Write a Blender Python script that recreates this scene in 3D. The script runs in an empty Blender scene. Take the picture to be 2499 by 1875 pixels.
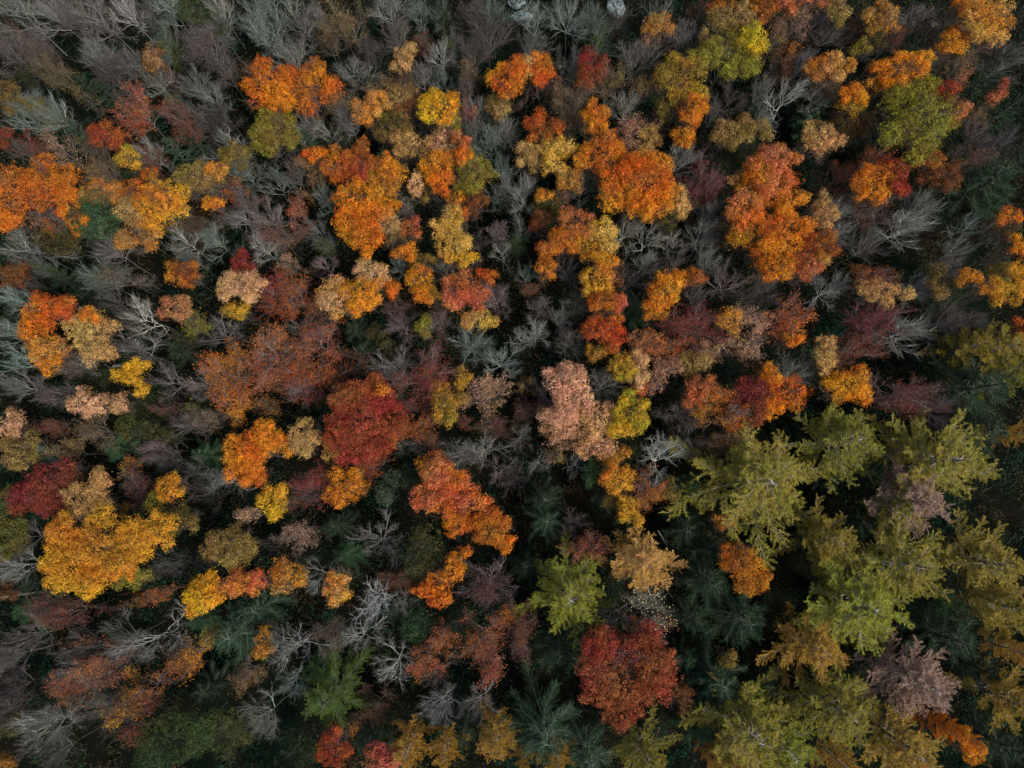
import bpy, math, random
import numpy as np
from mathutils import Vector

SC = bpy.context.scene
COL = SC.collection
R = math.radians
random.seed(7)
RNG = np.random.default_rng(11)

# ------------------------------------------------------------------ camera
CAM_H, TILT, FPX = 125.0, R(8.0), 1690.0
cam_d = bpy.data.cameras.new('camera')
cam = bpy.data.objects.new('camera', cam_d)
COL.objects.link(cam)
cam.location = (0, 0, CAM_H)
cam.rotation_euler = (TILT, 0, 0)
cam_d.sensor_width = 36.0
cam_d.lens = 36.0 * FPX / 2499.0
cam_d.clip_end = 6000.0
SC.camera = cam

# ------------------------------------------------------------------ light
SUN_EL, SUN_AZ = R(52), R(128)          # azimuth clockwise from +Y
world = bpy.data.worlds.new('World')
SC.world = world
world.use_nodes = True
wn = world.node_tree
bgn = wn.nodes['Background']
sky = wn.nodes.new('ShaderNodeTexSky')
sky.sky_type = 'NISHITA'
sky.sun_disc = False
sky.sun_elevation = SUN_EL
sky.sun_rotation = SUN_AZ
sky.dust_density = 3.0
wn.links.new(sky.outputs[0], bgn.inputs[0])
bgn.inputs[1].default_value = 0.052
sun_d = bpy.data.lights.new('sun', 'SUN')
sun_d.energy = 1.5
sun_d.angle = R(14)
sun_d.color = (1.0, 0.93, 0.84)
sun = bpy.data.objects.new('sun', sun_d)
COL.objects.link(sun)
sdir = Vector((math.sin(SUN_AZ) * math.cos(SUN_EL), math.cos(SUN_AZ) * math.cos(SUN_EL), math.sin(SUN_EL)))
sun.rotation_euler = (-sdir).to_track_quat('-Z', 'Y').to_euler()
sun.location = (60, -60, 90)
SC.view_settings.view_transform = 'Standard'
SC.view_settings.look = 'None'
SC.view_settings.gamma = 1.0
SC.view_settings.use_curve_mapping = False
SC.view_settings.exposure = 1.05
SC.cycles.max_bounces = 6
SC.cycles.diffuse_bounces = 3
SC.cycles.transparent_max_bounces = 4

def ray(tx, ty, org):
    """pixel of a tile (1660 px wide, 625 photo px) -> unit-depth ray in world space"""
    sx = org[0] + tx * 625.0 / 1660.0
    sy = org[1] + ty * 625.0 / 1660.0
    a, b = (sx - 1249.5) / FPX, -(sy - 937.5) / FPX
    c, s = math.cos(TILT), math.sin(TILT)
    return (a, b * c + s, b * s - c), (sx, sy)

def place(tx, ty, org, z):
    d, px = ray(tx, ty, org)
    t = (CAM_H - z) / -d[2]
    return d[0] * t, d[1] * t, t, px      # t is also the depth along the lens axis

def ground_z(x, y):
    return 0.5 * math.sin(x * 0.045 + 1.0) * math.cos(y * 0.05) + 0.2 * math.sin(x * 0.17 + y * 0.13)

# ------------------------------------------------------------------ materials
def new_mat(name):
    m = bpy.data.materials.new(name)
    m.use_nodes = True
    nt = m.node_tree
    nt.nodes.clear()
    return m, nt, nt.nodes.new('ShaderNodeOutputMaterial')

def leaf_material(name, transl=0.3, fixed=None, fade=0.0):
    m, nt, out = new_mat(name)
    N, L = nt.nodes.new, nt.links.new
    at = N('ShaderNodeAttribute'); at.attribute_name = 'tint'
    sep = N('ShaderNodeSeparateColor'); L(at.outputs['Color'], sep.inputs[0])
    mix = N('ShaderNodeMix'); mix.data_type = 'RGBA'
    if fixed:
        mix.inputs['A'].default_value = (*fixed[0], 1); mix.inputs['B'].default_value = (*fixed[1], 1)
    else:
        oi = N('ShaderNodeObjectInfo')
        a2 = N('ShaderNodeAttribute'); a2.attribute_type = 'OBJECT'; a2.attribute_name = 'second_colour'
        L(oi.outputs['Color'], mix.inputs['A']); L(a2.outputs['Color'], mix.inputs['B'])
    L(sep.outputs[0], mix.inputs['Factor'])
    hsv = N('ShaderNodeHueSaturation')
    hu = N('ShaderNodeMapRange'); hu.inputs['To Min'].default_value = 0.470; hu.inputs['To Max'].default_value = 0.530
    L(sep.outputs[2], hu.inputs['Value']); L(hu.outputs[0], hsv.inputs['Hue'])
    va = N('ShaderNodeMapRange'); va.inputs['To Min'].default_value = 0.34; va.inputs['To Max'].default_value = 1.6
    L(sep.outputs[1], va.inputs['Value']); L(va.outputs[0], hsv.inputs['Value'])
    fm = N('ShaderNodeMix'); fm.data_type = 'RGBA'; fm.inputs['B'].default_value = (.22, .15, .07, 1)
    fs = N('ShaderNodeMath'); fs.operation = 'MULTIPLY'; fs.inputs[1].default_value = fade
    L(at.outputs['Alpha'], fs.inputs[0]); L(fs.outputs[0], fm.inputs['Factor'])
    L(mix.outputs['Result'], fm.inputs['A']); L(fm.outputs['Result'], hsv.inputs['Color'])
    p = N('ShaderNodeBsdfPrincipled'); p.inputs['Roughness'].default_value = 0.62
    p.inputs['Specular IOR Level'].default_value = 0.07
    tr = N('ShaderNodeBsdfTranslucent')
    L(hsv.outputs[0], p.inputs['Base Color']); L(hsv.outputs[0], tr.inputs['Color'])
    ms = N('ShaderNodeMixShader'); ms.inputs[0].default_value = transl
    L(p.outputs[0], ms.inputs[1]); L(tr.outputs[0], ms.inputs[2]); L(ms.outputs[0], out.inputs[0])
    return m

def bark_material(name, scale=3.0):
    m, nt, out = new_mat(name)
    N, L = nt.nodes.new, nt.links.new
    oi = N('ShaderNodeObjectInfo')
    tc = N('ShaderNodeTexCoord')
    no = N('ShaderNodeTexNoise'); no.inputs['Scale'].default_value = scale; no.inputs['Detail'].default_value = 3
    L(tc.outputs['Object'], no.inputs['Vector'])
    mr = N('ShaderNodeMapRange'); mr.inputs['From Min'].default_value = 0.3; mr.inputs['From Max'].default_value = 0.7
    mr.inputs['To Min'].default_value = 0.55; mr.inputs['To Max'].default_value = 1.3
    L(no.outputs['Fac'], mr.inputs['Value'])
    hsv = N('ShaderNodeHueSaturation'); L(oi.outputs['Color'], hsv.inputs['Color']); L(mr.outputs[0], hsv.inputs['Value'])
    p = N('ShaderNodeBsdfPrincipled'); p.inputs['Roughness'].default_value = 0.85
    p.inputs['Specular IOR Level'].default_value = 0.04
    L(hsv.outputs[0], p.inputs['Base Color']); L(p.outputs[0], out.inputs[0])
    return m

M_LEAF = leaf_material('autumn_leaf', 0.3, None, 0.62)
M_NEEDLE = leaf_material('needle', 0.2)
M_BARK = bark_material('bark', 2.0)
M_TWIG = bark_material('twig', 0.8)

# ------------------------------------------------------------------ colours (real-world base colours)
PAL = dict(
 am=((.80, .35, .03), 'amber orange'), go=((.74, .40, .04), 'golden'), ye=((.90, .56, .03), 'yellow'),
 bu=((.80, .50, .17), 'pale gold'), pe=((.84, .50, .30), 'peach'), ta=((.46, .30, .115), 'tan'),
 ro=((.58, .165, .03), 'rust orange'), ru=((.26, .085, .03), 'rust brown'), re=((.34, .06, .033), 'dark red'), rb=((.46, .13, .06), 'brick red'),
 rr=((.44, .10, .045), 'red'), cr=((.26, .055, .05), 'crimson'), sa=((.68, .24, .12), 'salmon'),
 ma=((.20, .085, .08), 'mauve red'), mv=((.22, .19, .175), 'mauve grey'), ol=((.27, .20, .045), 'olive'),
 do=((.095, .095, .028), 'dark olive'), yg=((.36, .36, .04), 'yellow green'), ge=((.045, .125, .045), 'green'),
 tg=((.06, .17, .09), 'green'), mg=((.07, .12, .03), 'mossy green'), dk=((.016, .042, .017), 'dark green'),
 gg=((.10, .16, .10), 'grey green'), br=((.15, .085, .035), 'brown'), gy=((.30, .29, .275), 'grey'),
 gp=((.46, .475, .44), 'pale grey'), gn=((.36, .44, .38), 'greenish grey'), dg=((.15, .14, .13), 'dark grey'),
 pk=((.38, .31, .30), 'pinkish grey'), wh=((.50, .53, .50), 'whitish'), bg=((.026, .062, .030), 'blue green'),
 py=((.75, .68, .35), 'pale yellow'), lg=((.235, .235, .034), 'olive green'), lo=((.33, .26, .042), 'olive gold'),
 la=((.48, .29, .05), 'amber gold'), lt=((.40, .27, .20), 'greyish tan'), lb=((.30, .33, .03), 'lime green'),
 ob=((.75, .30, .04), 'burnt orange'), yd=((.075, .125, .02), 'moss green'), **{'or': ((.82, .25, .022), 'orange')})

CATALOGUE = """
[0,0]
D 700,600 104 dk h13
E 1100,350 115 dk h11
D 560,560 86 dk h13
D 1250,900 88 dk h13
D 300,820 102 dk h11
B 110,50 150 gp
B 330,40 110 gp
B 480,70 120,130 gy
B 640,80 130 gp |fan of pale bare branches on the top edge at left
B 830,60 110 gp
B 970,60 95 gy
B 1100,40 110 gn
E 1260,60 150,110 mg/dk h14 |mossy green evergreen on the top edge
I 1420,180 120 dk h13
B 1415,30 70 gp
B 1660,90 120 gn
F 60,330 120,110 mv |mauve-grey twiggy tree at the left edge near the top
F 230,300 110 mv h15
S 90,190 45 br h13
F 370,470 200,95 35 br/ol |long brown fine-twigged crown slanting down to the right
B 590,350 110 gp
B 690,480 120 dg
F 760,400 80 mv h15
B 880,390 110 gy
L 985,370 55,95 ta/br h17
B 980,500 90 gp
I 1065,270 55,150 mg h16
F 1330,280 130,120 mv |rounded mauve-brown twiggy crown right of the ivy column
F 1450,450 85 mv
F 1060,500 70 ru h14
E 160,500 60 dk h12
L 40,620 90 ol/br
B 90,730 100 gn
I 250,680 140,100 ol h17
B 330,720 100 gn
S 890,720 115,140 ro/sa |rusty orange tree with grey twigs above the dark red one
+ 1010,790 80,60
+ 910,610 40,60
L 690,880 120,70 20 re/ro |dark red oval crown at the upper left
B 970,980 75 gp h17
S 960,1010 90,80 ru h14
D 530,880 75 bg h16 |small blue-green spruce left of the dark red oval crown
D 1130,970 80 bg h15
S 1200,760 105 ma/ru
B 1250,540 85 gp
B 1380,640 100 gp
I 1120,660 55 mg h15
B 1340,770 80 gy
B 1440,950 150,110 gp k |crooked silver bare tree at upper left
B 1410,780 100 dg h15
F 410,980 105,95 ta/pe |pinkish tan fan-shaped crown above the orange mass
S 190,970 90,80 ru h14
L 10,900 60,70 ru/re
L 840,1030 80,60 yg/go |small yellow-green crown left of the dead white twigs
E 840,1140 85,60 dk h13
F 620,1000 95,80 br h14
L 60,1250 150,170 or/ro |burning orange crown cut by the left edge
L 310,1190 160,140 or/ro h20 |bright orange crown left of the green evergreen
L 460,1360 70,150 -25 or/am h19
F 660,1130 90,80 ta
L 640,1250 130,70 am/ta
L 980,1130 60,40 ru/or h17
E 625,1420 145,140 tg/ge h19 |round dense green evergreen among orange crowns at left
L 860,1240 100,70 ro/re h17
L 1040,1310 155,135 am/go h21 |golden-orange crown right of the green evergreen
L 850,1360 80,90 ta/bu h18
L 890,1520 120,90 ta/am |tan crown below the golden-orange one
L 50,1420 85,60 or/am h17
F 340,1400 85 mv
S 330,1460 55,35 or h16
L 1260,1150 110,85 ta/ol
L 1400,1110 80,45 am/ta h18
F 1370,1210 130,85 mv/ta
L 1390,1320 70,36 or/am h18
S 1550,1240 80,50 ro h16
L 1530,1010 90,70 ol
B 1590,1100 95 gn
E 390,1560 150,95 do/br h13
B 140,1590 150,100 gp
B 700,1620 90 gp
B 1200,1570 110 gp
B 1390,1560 95 gn
B 1540,1440 125 gp
F 1290,1450 120,90 br h14
F 1600,1320 85 mv
L 1110,1440 75,80 do h15
[625,0]
D 730,560 98 dk h13
D 1250,380 102 dk h11
D 320,900 103 ge h13
D 860,1010 90 ge h12
E 500,920 117 dk h11
D 960,1260 115 dk h11
B 90,40 110 gn
B 50,190 105 gn
B 230,40 90 gp
B 300,170 105 gy
B 400,110 85 gp
F 550,130 140,130 ol/ta |pale olive fine-twigged dome near the top edge
B 850,40 120,85 gp |pale bare fan on the top edge
B 890,190 100,110 mv
B 1060,70 90 gn
I 1200,70 70,90 dk h14
I 1250,280 60,85 mg h14
F 1420,50 90 dg
B 1540,60 110 gn
B 1500,190 150,120 mv f |large mauve-grey bare fan right of the top middle
B 1400,310 115,95 mv
B 230,330 120,105 gp |grey bare fan above the orange-red pair
B 620,450 105,130 gp
B 740,320 90,110 mv
F 480,250 80 br h14
L 945,385 70,85 ta/bu h18 |small upright tan crown at top middle
+ 1010,310 45,40
S 1090,270 50,40 ru h15
B 1190,330 78 gp s |small star of pale bare twigs
B 1070,475 75 gp
B 1200,515 75 gn
F 1360,470 72,60 ta h17
F 1345,560 60,65 mv h16
L 70,530 150,165 or/or h21 |big orange crown at upper left with a red right-hand neighbour
+ 160,640 90,75
L 350,580 180,140 20 ro/or h20 |red-orange crown joined to the big orange one at upper left
L 130,820 125,165 ol/yg h19 |olive crown hanging below the orange-red pair
+ 30,890 75,95
B 310,790 85 gp
B 450,830 85,115 gp
B 580,750 85,110 gp
F 540,660 90,70 ta h18
F 790,580 100,80 ta h16
L 780,670 75,85 bu/am h19
L 930,640 115,75 ta/br h18
L 710,730 80,75 ta/am h18
L 950,700 70,50 ru/ta h18
L 890,820 115,90 ol/do h18 |mossy olive crown below the tan group
F 960,550 100,45 ru h15
L 1180,690 135,105 ye/am h22 f |brilliant yellow fan-shaped crown at upper middle
L 1280,770 60,60 ol/yg h17
S 1380,740 55,55 sa h18
B 1400,840 75,120 gn
B 1440,680 80 gp
L 1570,690 75,85 ol/ta h17
L 1010,940 115,80 ta/bu
L 1230,930 90,90 ta/pe
L 1330,920 75,45 45 ro/sa h19
B 1130,830 90 mv h15
B 1520,920 90,110 gn
B 1610,840 85 gp
B 1590,1070 70 gn
F 375,1110 125,110 ta/am h17 |tan crown with a glowing orange top
L 375,1000 85,35 or h19
L 550,1070 90,110 or/ro h20
L 660,1060 100,125 ro/re h21 |flame red-orange crown above the big orange one
L 840,1140 95,110 am/go h19
L 845,1040 25,50 am h20
B 110,1160 110,65 gn k
B 240,1120 130,110 gy
B 440,1290 80 gn
L 660,1290 150,110 or/am h22 |large bright orange crown left of centre top
+ 620,1430 120,110
+ 720,1530 110,120
+ 830,1330 80,80
+ 740,1400 100,130
L 845,1430 75,80 ta/bu h21
B 960,1030 60 mv h15
L 1165,1080 105,105 or/am h20
+ 1190,1190 80,75
L 1035,1190 45,80 bu/pe h18
L 1100,1210 55,80 ol h16
L 1390,1120 105,145 ol/yg h19 |green-gold crown right of the amber one
L 1340,1010 50,50 or/am h21
L 1290,1280 55,45 ru/am h17
L 1410,1310 75,75 ru/br h16
B 1190,1340 70,80 pk
L 1270,1400 75,75 bu/go h20 |butter yellow twin-lobed crown at upper middle
+ 1200,1460 60,40
+ 1270,1570 120,100
L 1330,1390 45,40 ro h19
L 1005,1480 62,60 sa/ro h18 |small round salmon red crown
F 960,1350 60,50 pk
B 80,1400 130,95 pk
S 275,1370 60,75 sa/ro h17
F 130,1510 150,80 mv/ro
B 400,1490 70 gp
I 440,1580 65,70 mg h14
B 30,1590 95 gp
B 1570,1200 90 gp
I 1590,1290 65 dk h14
B 1430,1540 80,90 mv
F 1580,1490 65,65 pk
B 1600,1620 70 gp
L 970,1640 80,45 am/or h18
F 880,1560 85,80 ta/ol
[1250,0]
D 500,290 85 dk h13
D 1590,640 117 dk h12
E 1450,990 123 dk h12
E 260,560 95 dk h12
D 600,290 87 dk h11
B 150,90 110 gn
B 380,90 125 gn
I 560,200 110 mg h14
B 530,120 90 gn
B 690,120 80 mv
B 960,40 90,80 gp
B 130,270 110,90 gy s
B 365,410 85,120 gp |upright silver bare tree between two orange-red crowns
L 945,160 75,65 am/ta h18 |small mottled orange crown at the top right of centre
S 890,210 60,50 pe h17
F 1090,230 85,105 gy
B 800,350 155,125 gy f |large grey fan-shaped bare tree at upper middle
F 1230,60 85,70 br/ru
L 1430,130 135,105 ta/ol h19
L 1370,30 85,40 am/ru h18
L 1620,50 80,70 ru/am h17
L 1560,260 80,90 yg/ye h21 |vivid yellow-green crown near the top right
L 1400,340 160,140 yg/ol h20 |big olive-green crown left of the vivid yellow-green one
+ 1230,370 90,50
+ 1520,400 100,90
L 1250,270 50,70 ta/ol h17
L 1090,510 155,115 go/ol h20 |mottled gold and olive crown near the top right
L -40,520 110,120 or/am h21 |glowing orange crown at top centre
+ 30,460 70,90
L 190,450 75,100 ro/or h20
L 100,440 50,75 ta/bu h20
L 530,430 100,95 ru/re h19 |brick red crown beside the grey bare fan
+ 470,520 55,60
F 640,520 110,90 ta/ol
S 860,540 85,85 ta/br h17
F 300,580 75,65 ta/pe
F 410,620 90,110 ta/mv
B 740,660 90,75 gp
B 620,680 55,60 gn
L 530,760 75,105 am/or h19 |narrow amber crown right of the pale twigs
L 190,820 105,90 or/ru h19
F 350,770 95 ol/mv h15
S 800,820 130,100 sa/pe h18 |salmon pink-orange twiggy crown
L 890,900 65,80 ta/go h17
L 1210,680 65,80 am/or h21 |zigzag bright orange crown
+ 1150,760 70,60
+ 1110,890 80,60
F 1085,670 65,55 re h17
L 990,700 60,70 ol h16
B 1310,710 58,75 gp f |dense little silver bush-like bare tree
B 1420,640 100,95 mv
L 1390,870 90,85 ol/ta h18 |wide olive-tan crown at upper right
+ 1500,830 80,80
+ 1610,850 70,70
B 1100,1020 110,85 gp
B 1640,560 70 gp
B 1650,740 60 gp
L 260,960 95,75 bu/go h19 |pale gold crown left of the orange pair
+ 270,1060 85,70
+ 370,960 50,60
L 90,1000 75,75 ta/bu h18
L 160,1050 45,60 ol/ta h16
L 570,1010 155,105 am/or h21 |broad orange crown touching the huge one
+ 680,960 60,55
L 820,1200 230,190 am/or h22 |huge orange crown at upper right of centre
+ 930,1080 110,80
+ 650,1170 90,90
+ 790,1040 45,40
+ 880,1330 140,90
L 1085,1310 45,120 ta/bu h18
L 370,1170 75,70 am/ta h18
F 330,1270 60,55 ta/pe
L 200,1270 50,35 am h17
L 230,1340 90,70 do h14
L 190,1430 70,60 ru/br h16
B 60,1250 95,130 gp s |starburst of grey bare branches at centre top
B 450,1210 90 gp
B 50,1480 75 gp
E 40,1580 60,55 ge h14 |small round green bush-like evergreen
D 555,1260 75 dk h15
S 1270,1180 130,140 cr/ma h20 |purple-red crown with grey twigs
B 1290,1350 90,70 gp
L 1465,1170 55,55 ta/go h17
L 1600,1130 75,110 or/am h20
L 1510,1350 110,115 sa/or h21 |salmon-orange crown at right of centre top
L 1480,1510 80,85 am/ru h19
L 1640,1010 60,60 sa/re h20
L 420,1430 110,80 sa/ro h20 |red cap of the arching orange crown
L 340,1550 120,70 or/ro h20 |arching orange crown below the pale gold one
+ 220,1620 80,60
L 590,1500 95,75 bu/go h20 |mustard gold crown at the right of the arch
+ 610,1600 75,60
L 490,1590 90,70 am/go h19
B 740,1500 85,90 gp
B 890,1540 105,100 gp k
B 1060,1580 80 gp
B 1270,1530 125,110 gp
F 1370,1500 75,80 ta
L 1000,1440 60,75 do h15
L 1610,1610 60,50 or h19
[1875,0]
E 500,60 125 dk h13
E 990,1010 106 dk h13
D 720,900 89 dk h11
E 450,760 102 dk h12
E 960,1230 122 dk h13
D 1500,1300 105 dk h11
D 300,760 102 ge h13
F 80,60 95,70 ta/am
L 220,15 150,45 sa/ro h18 |salmon-orange strip of crown cut by the top edge
F 190,150 85,75 pe/ta |peach-tan fluffy crown below the top edge at right
F 50,260 95,85 ta/ru
S 160,310 35,45 am h16
B 400,190 105 gy
B 330,80 100,80 pk
B 230,390 80 gp
F 90,440 90,75 ru/ta
L 450,80 65,90 ta/ol h18
L 600,310 60,45 ol/yg h15
F 550,200 60,80 ru h14
L 740,100 90,110 ta/am h18
L 690,250 70,60 do h15
S 810,250 60,60 ru h15
F 910,120 100,90 gy
F 1070,190 120,130 ol/gy h17
B 1080,330 110,85 gp
L 1420,150 160,135 bu/am h22 f |large golden round crown in the top right corner
L 1300,40 90,50 ro/or h17
L 1200,270 85,80 am/or h19
F 1170,120 60,80 ta h17
L 860,440 190,85 -8 or/am h21 |ragged wide orange crown at upper right
+ 990,390 80,60
+ 850,540 80,40
L 700,545 60,36 am/go h18
L 390,440 125,85 bu/am h19
F 390,560 95,75 ta/mv
L 560,610 80,65 or/am h19
L 540,690 90,40 am/ol h17
L 540,800 115,95 do/br h15
B 130,620 125,105 gp k |pale forked bare tree at upper right
B 340,640 95 gp
L 970,760 215,240 ol/yg h22 f |very large olive-green dome at upper right
L 1150,600 55,85 ro/re h21 |red crown on the right shoulder of the olive dome
L 1230,720 75,70 sa/ro h21
F 1360,750 65,50 ta/ru
D 1360,560 125 dk
L 1490,600 95,35 -50 sa/re h18
F 1230,430 95,75 ta h16
S 1240,520 60,45 sa h17
B 1560,390 140,110 gy
B 1620,110 70 dg
B 1370,920 105,100 pk
B 1520,930 85,120 gy
B 1620,960 80,100 mv
F 1330,1030 120,70 ru/mv
L 1040,1040 95,45 am/ru h17
L 1120,1140 130,80 ru/br h16
L 350,900 105,100 ta/bu h19 |round tan-gold crown left of the olive dome
L 40,1040 150,95 sa/or h21 |salmon-topped orange crown at the upper right
+ 40,1180 145,110
L 160,1290 80,65 am/go h19
L 10,1310 110,45 am/or h18
L 80,1380 60,40 am/ol h16
S 690,1010 65,55 ro h19
L 830,1140 70,125 re/ro h21 |red right half of a two-coloured crown at right
L 680,1190 120,105 or/am h21 |orange left half of a two-coloured crown at right
S 470,1140 85,95 ru h15
L 370,1390 75,85 bu/ta h19 |small pale gold crown between the salmon and two-coloured trees
B 470,1360 80 gp
L 350,1270 32,32 ta h17
L 100,1490 160,110 am/or h21 |orange crown below the salmon-topped one
+ 30,1600 100,60
L 330,1600 115,85 re/ro h20 |red crown right of the lower orange one
F 600,1270 130,60 ru/mv
F 700,1370 130,100 cr/mv
B 1000,1340 110,105 gp f |grey bare fan right of the two-coloured crown
B 900,1480 150,105 gp
B 640,1580 125,85 gy
B 470,1500 85 gp
D 1430,1160 180 dk
D 1600,1050 110 dk
D 1560,700 95 dk
B 1280,1440 120,85 gn k |pale green crooked dead tree in the dark gap at right
B 1250,1600 85,70 gp
L 1560,1400 75,38 am/or h19
L 1550,1490 85,55 br h15
L 1640,1590 45,60 am/or h20
[0,625]
D 400,150 92 dk h11
D 540,270 114 dk h11
D 1150,600 90 dk h13
D 60,1370 86 dk h12
D 740,1240 94 ge h12
D 1310,1290 103 ge h11
E 620,800 103 dk h12
E 1000,950 123 dk h12
L 90,120 100,75 br/ru h16
I 240,60 85,60 mg h16
B 80,250 115,80 gn
B 140,30 70 gp
B 600,130 120,95 gn
F 750,120 130,85 ol/gy
B 690,280 75,80 gy
L 300,330 130,80 ro/or h21 |rust-orange crown with a tan skirt at the left
+ 230,470 100,110
+ 430,350 60,90
L 300,600 110,80 ta/am h20
L 310,700 80,60 or/am h19
L 600,500 130,150 ta/bu h20 |tan-gold crown right of the rust-orange one
L 580,385 60,45 am/or h21
B 920,390 120,130 gp k |tall grey antler-like bare tree at left
B 850,600 165,75 gp
B 800,380 80 gy
B 50,490 85,80 gn
B 80,670 130,90 gn k |pale green spreading bare tree at the left edge
B 80,830 100,75 gp
L 1140,340 85,80 ta/sa h18
L 1190,110 85,75 ru/am h16
B 1240,20 65,55 gp
L 830,780 90,60 go/ye h19 |mustard yellow ragged crown at left
+ 905,715 65,40
+ 915,860 40,55
S 1260,430 60,90 yg h16
B 1400,480 130,105 gy
L 1560,180 110,90 pe/bu h21 |pale peach crown at left of centre
+ 1470,220 65,80
+ 1640,200 80,100
L 1540,350 80,55 ol/go h17
L 1560,55 65,70 re h18
B 1090,800 115,105 gy
F 470,700 85,65 mv/pk
B 570,690 80 gp
B 320,880 110,85 pk
L 560,960 120,70 pe/ta h18 |peach-tan flat crown at lower left of the mustard one
L 775,950 52,70 pe/ta h17
F 600,1130 105,90 ta/br
S 340,1100 85,65 ru h14
L 60,1100 85,80 ta/pe h17
L 140,1270 105,110 ta/ol h17
S 410,1270 85,75 ta h15
B 290,1270 35,80 gn
E 880,1110 108,85 do/mg h17 |round olive-green crown at left
E 1070,1160 58,48 do h15
B 960,1240 110,75 pk
S 840,1340 38,32 am h14
B 1070,1310 85 gy
F 1060,990 75,65 ma/ru h15
S 1225,980 32,30 yg h15
B 1200,1070 95 gy
F 1330,1050 120,70 ta/gy
S 1450,760 170,150 ro/or h21 |very broad rusty orange crown left of centre
S 1480,960 130,120 or/am h20
B 1290,830 95,110 pk
L 1570,1270 140,120 or/am h20 |mottled orange crown below the broad rusty one
+ 1600,1400 110,90
B 1430,1480 100,100 wh k |white twisted dead tree
B 1240,1400 75,80 gy
L 320,1440 170,85 -20 re/cr h19 |dark red crown in the lower left quarter
+ 200,1560 150,100
+ 330,1570 100,110
L 540,1570 130,100 bu/ta h19 |ragged straw-gold crown touching the dark red one
+ 640,1440 60,75
+ 640,1560 70,90
F 870,1510 100,100 ma/cr
L 1090,1510 70,80 am/ye h18 |small amber crown in the lower left quarter
L 1000,1590 50,45 yg/ol h17
B 1320,1550 100 dg
L 30,1600 80,85 ol/mg h17
S 745,1630 40,30 am h15
S 820,1400 42,35 ta h14
E 860,940 60,50 dk h12
E 1190,530 80 dk h12
[625,625]
D 640,480 108 dk h12
D 700,620 108 dk h12
D 1000,1380 113 dk h12
D 460,960 92 dk h11
F 210,50 75,50 pe/ta
S 220,230 180,165 re/ro h20 |dull rust-red crown with grey twigs right of the peach one
B 420,60 90,75 pk
L 510,250 100,120 pe/am h20
L 690,240 125,110 am/or h21 |bright amber-orange crown at centre left
+ 640,330 60,55
L 740,110 100,80 bu/pe h20 |pale straw crown above the bright amber one
L 880,210 42,55 or h18
B 930,70 55,65 gn s h17 |little mint-green star of bare twigs
L 1060,150 90,90 or/am h20 |compact orange crown at upper centre
+ 1080,260 55,55
L 1150,250 50,45 ol/go h19
B 1200,70 90,65 gp
L 1300,220 110,100 sa/ro h20 |coral red crown at centre
+ 1420,260 70,100
L 1490,130 60,40 ro/or h18
L 1440,410 105,55 go/bu h18 |small gold crown tucked below the coral red one
B 1560,290 95,110 pk
F 890,330 80,50 ma h16
B 950,450 85,105 pk
F 1210,420 88,85 ma/pk h16 |small round mauve ball of fine twigs
L 1090,460 42,75 10 yg/ol h17
L 1060,20 95,40 ol h17
L 1340,10 110,30 am/go h18
E 780,500 75,60 do h13
D 850,590 75 do h14
B 1410,570 125,105 gn |olive-grey bare fan at centre
B 1600,680 105,115 gn s |round mint-green bare tree at centre
S 100,620 200,170 ro/sa h21 |vast rust-brown crown left of centre
S 400,560 155,130 sa/ru h20
S 330,800 230,130 ro/ru h19
B 250,870 100,85 pk
B 300,470 120,75 gy
B 900,730 170,125 gp f |silvery bare fan beside the crimson twigs
S 1100,760 150,150 cr/re h20 |crimson crown with silver twigs at centre
S 980,960 90,60 cr h17
L 700,1060 215,200 re/rr h23 |huge deep red crown at the heart of the picture
+ 700,870 130,90
+ 570,960 80,90
+ 800,930 90,90
+ 640,1240 160,110
+ 530,1130 90,110
+ 760,1200 110,130
L 830,870 50,38 am/or h24
S 900,1150 60,75 or h19
S 1030,1110 135,75 ro/ru h18
B 1010,1220 120,75 gp
S 1130,1180 60,60 ru h18
L 1210,950 80,120 ol/go h19 |forked mustard-green crown at centre
+ 1340,790 50,80
+ 1240,1040 75,50
+ 1180,850 50,50
+ 1330,920 50,40
S 1500,880 125,120 pe/ta h18
F 60,960 75,60 ol/am
L 60,1190 80,120 or/am h19
+ 170,1220 80,80
L 310,1180 80,110 bu/ta h20 |buff crown right of the mottled orange one
S 330,1480 140,110 cr/re h19 |crimson twiggy crown below centre left
L 590,1490 120,105 am/or h19 |amber crown below the huge deep red one
L 115,1590 85,90 ye/go h20 |golden yellow crown above the pale fluffy one
L -20,1420 80,70 or/am h17
E 830,1560 60,70 gg h16 |small grey-green evergreen at lower centre
E 915,1440 75,50 dk/gg h15
L 1160,1400 105,90 or/sa h20 |broad orange crown at lower centre
+ 1270,1460 110,80
+ 1100,1560 100,90
+ 1250,1580 120,90
+ 1400,1600 120,95
B 1330,1270 100,110 gp
B 1500,1260 130,120 gp k |tall white branching bare tree at the centre
B 1590,1400 80,100 pk
S 1170,1300 55,55 or h18
F 1540,1090 105,75 ru/ma h13
S 1340,1080 45,45 ru h15
S 720,1370 90,60 re/ro h17
L 485,1260 50,75 am/ta h17
[1250,625]
D 810,360 95 ge h13
D 1400,760 123 dk h13
E 740,1250 122 dk h12
D 1150,1500 92 ge h12
E 60,760 97 dk h11
D 600,1520 113 dk h12
L 215,70 55,85 or/ro h20
B 90,110 58,68 gn s h17 |mint-white star of bare twigs in a dark gap
B 370,110 95,85 gy s
L 550,150 90,100 am/go h20 |amber crown on the left of a grey starburst
L 600,30 80,50 go/am h20
S 660,130 45,90 sa/am h18
B 755,170 95,120 gy s |grey starburst bare tree right of centre
B 860,30 100,75 gp
B 1050,50 85,60 mv
B 1270,30 90 gp
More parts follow.
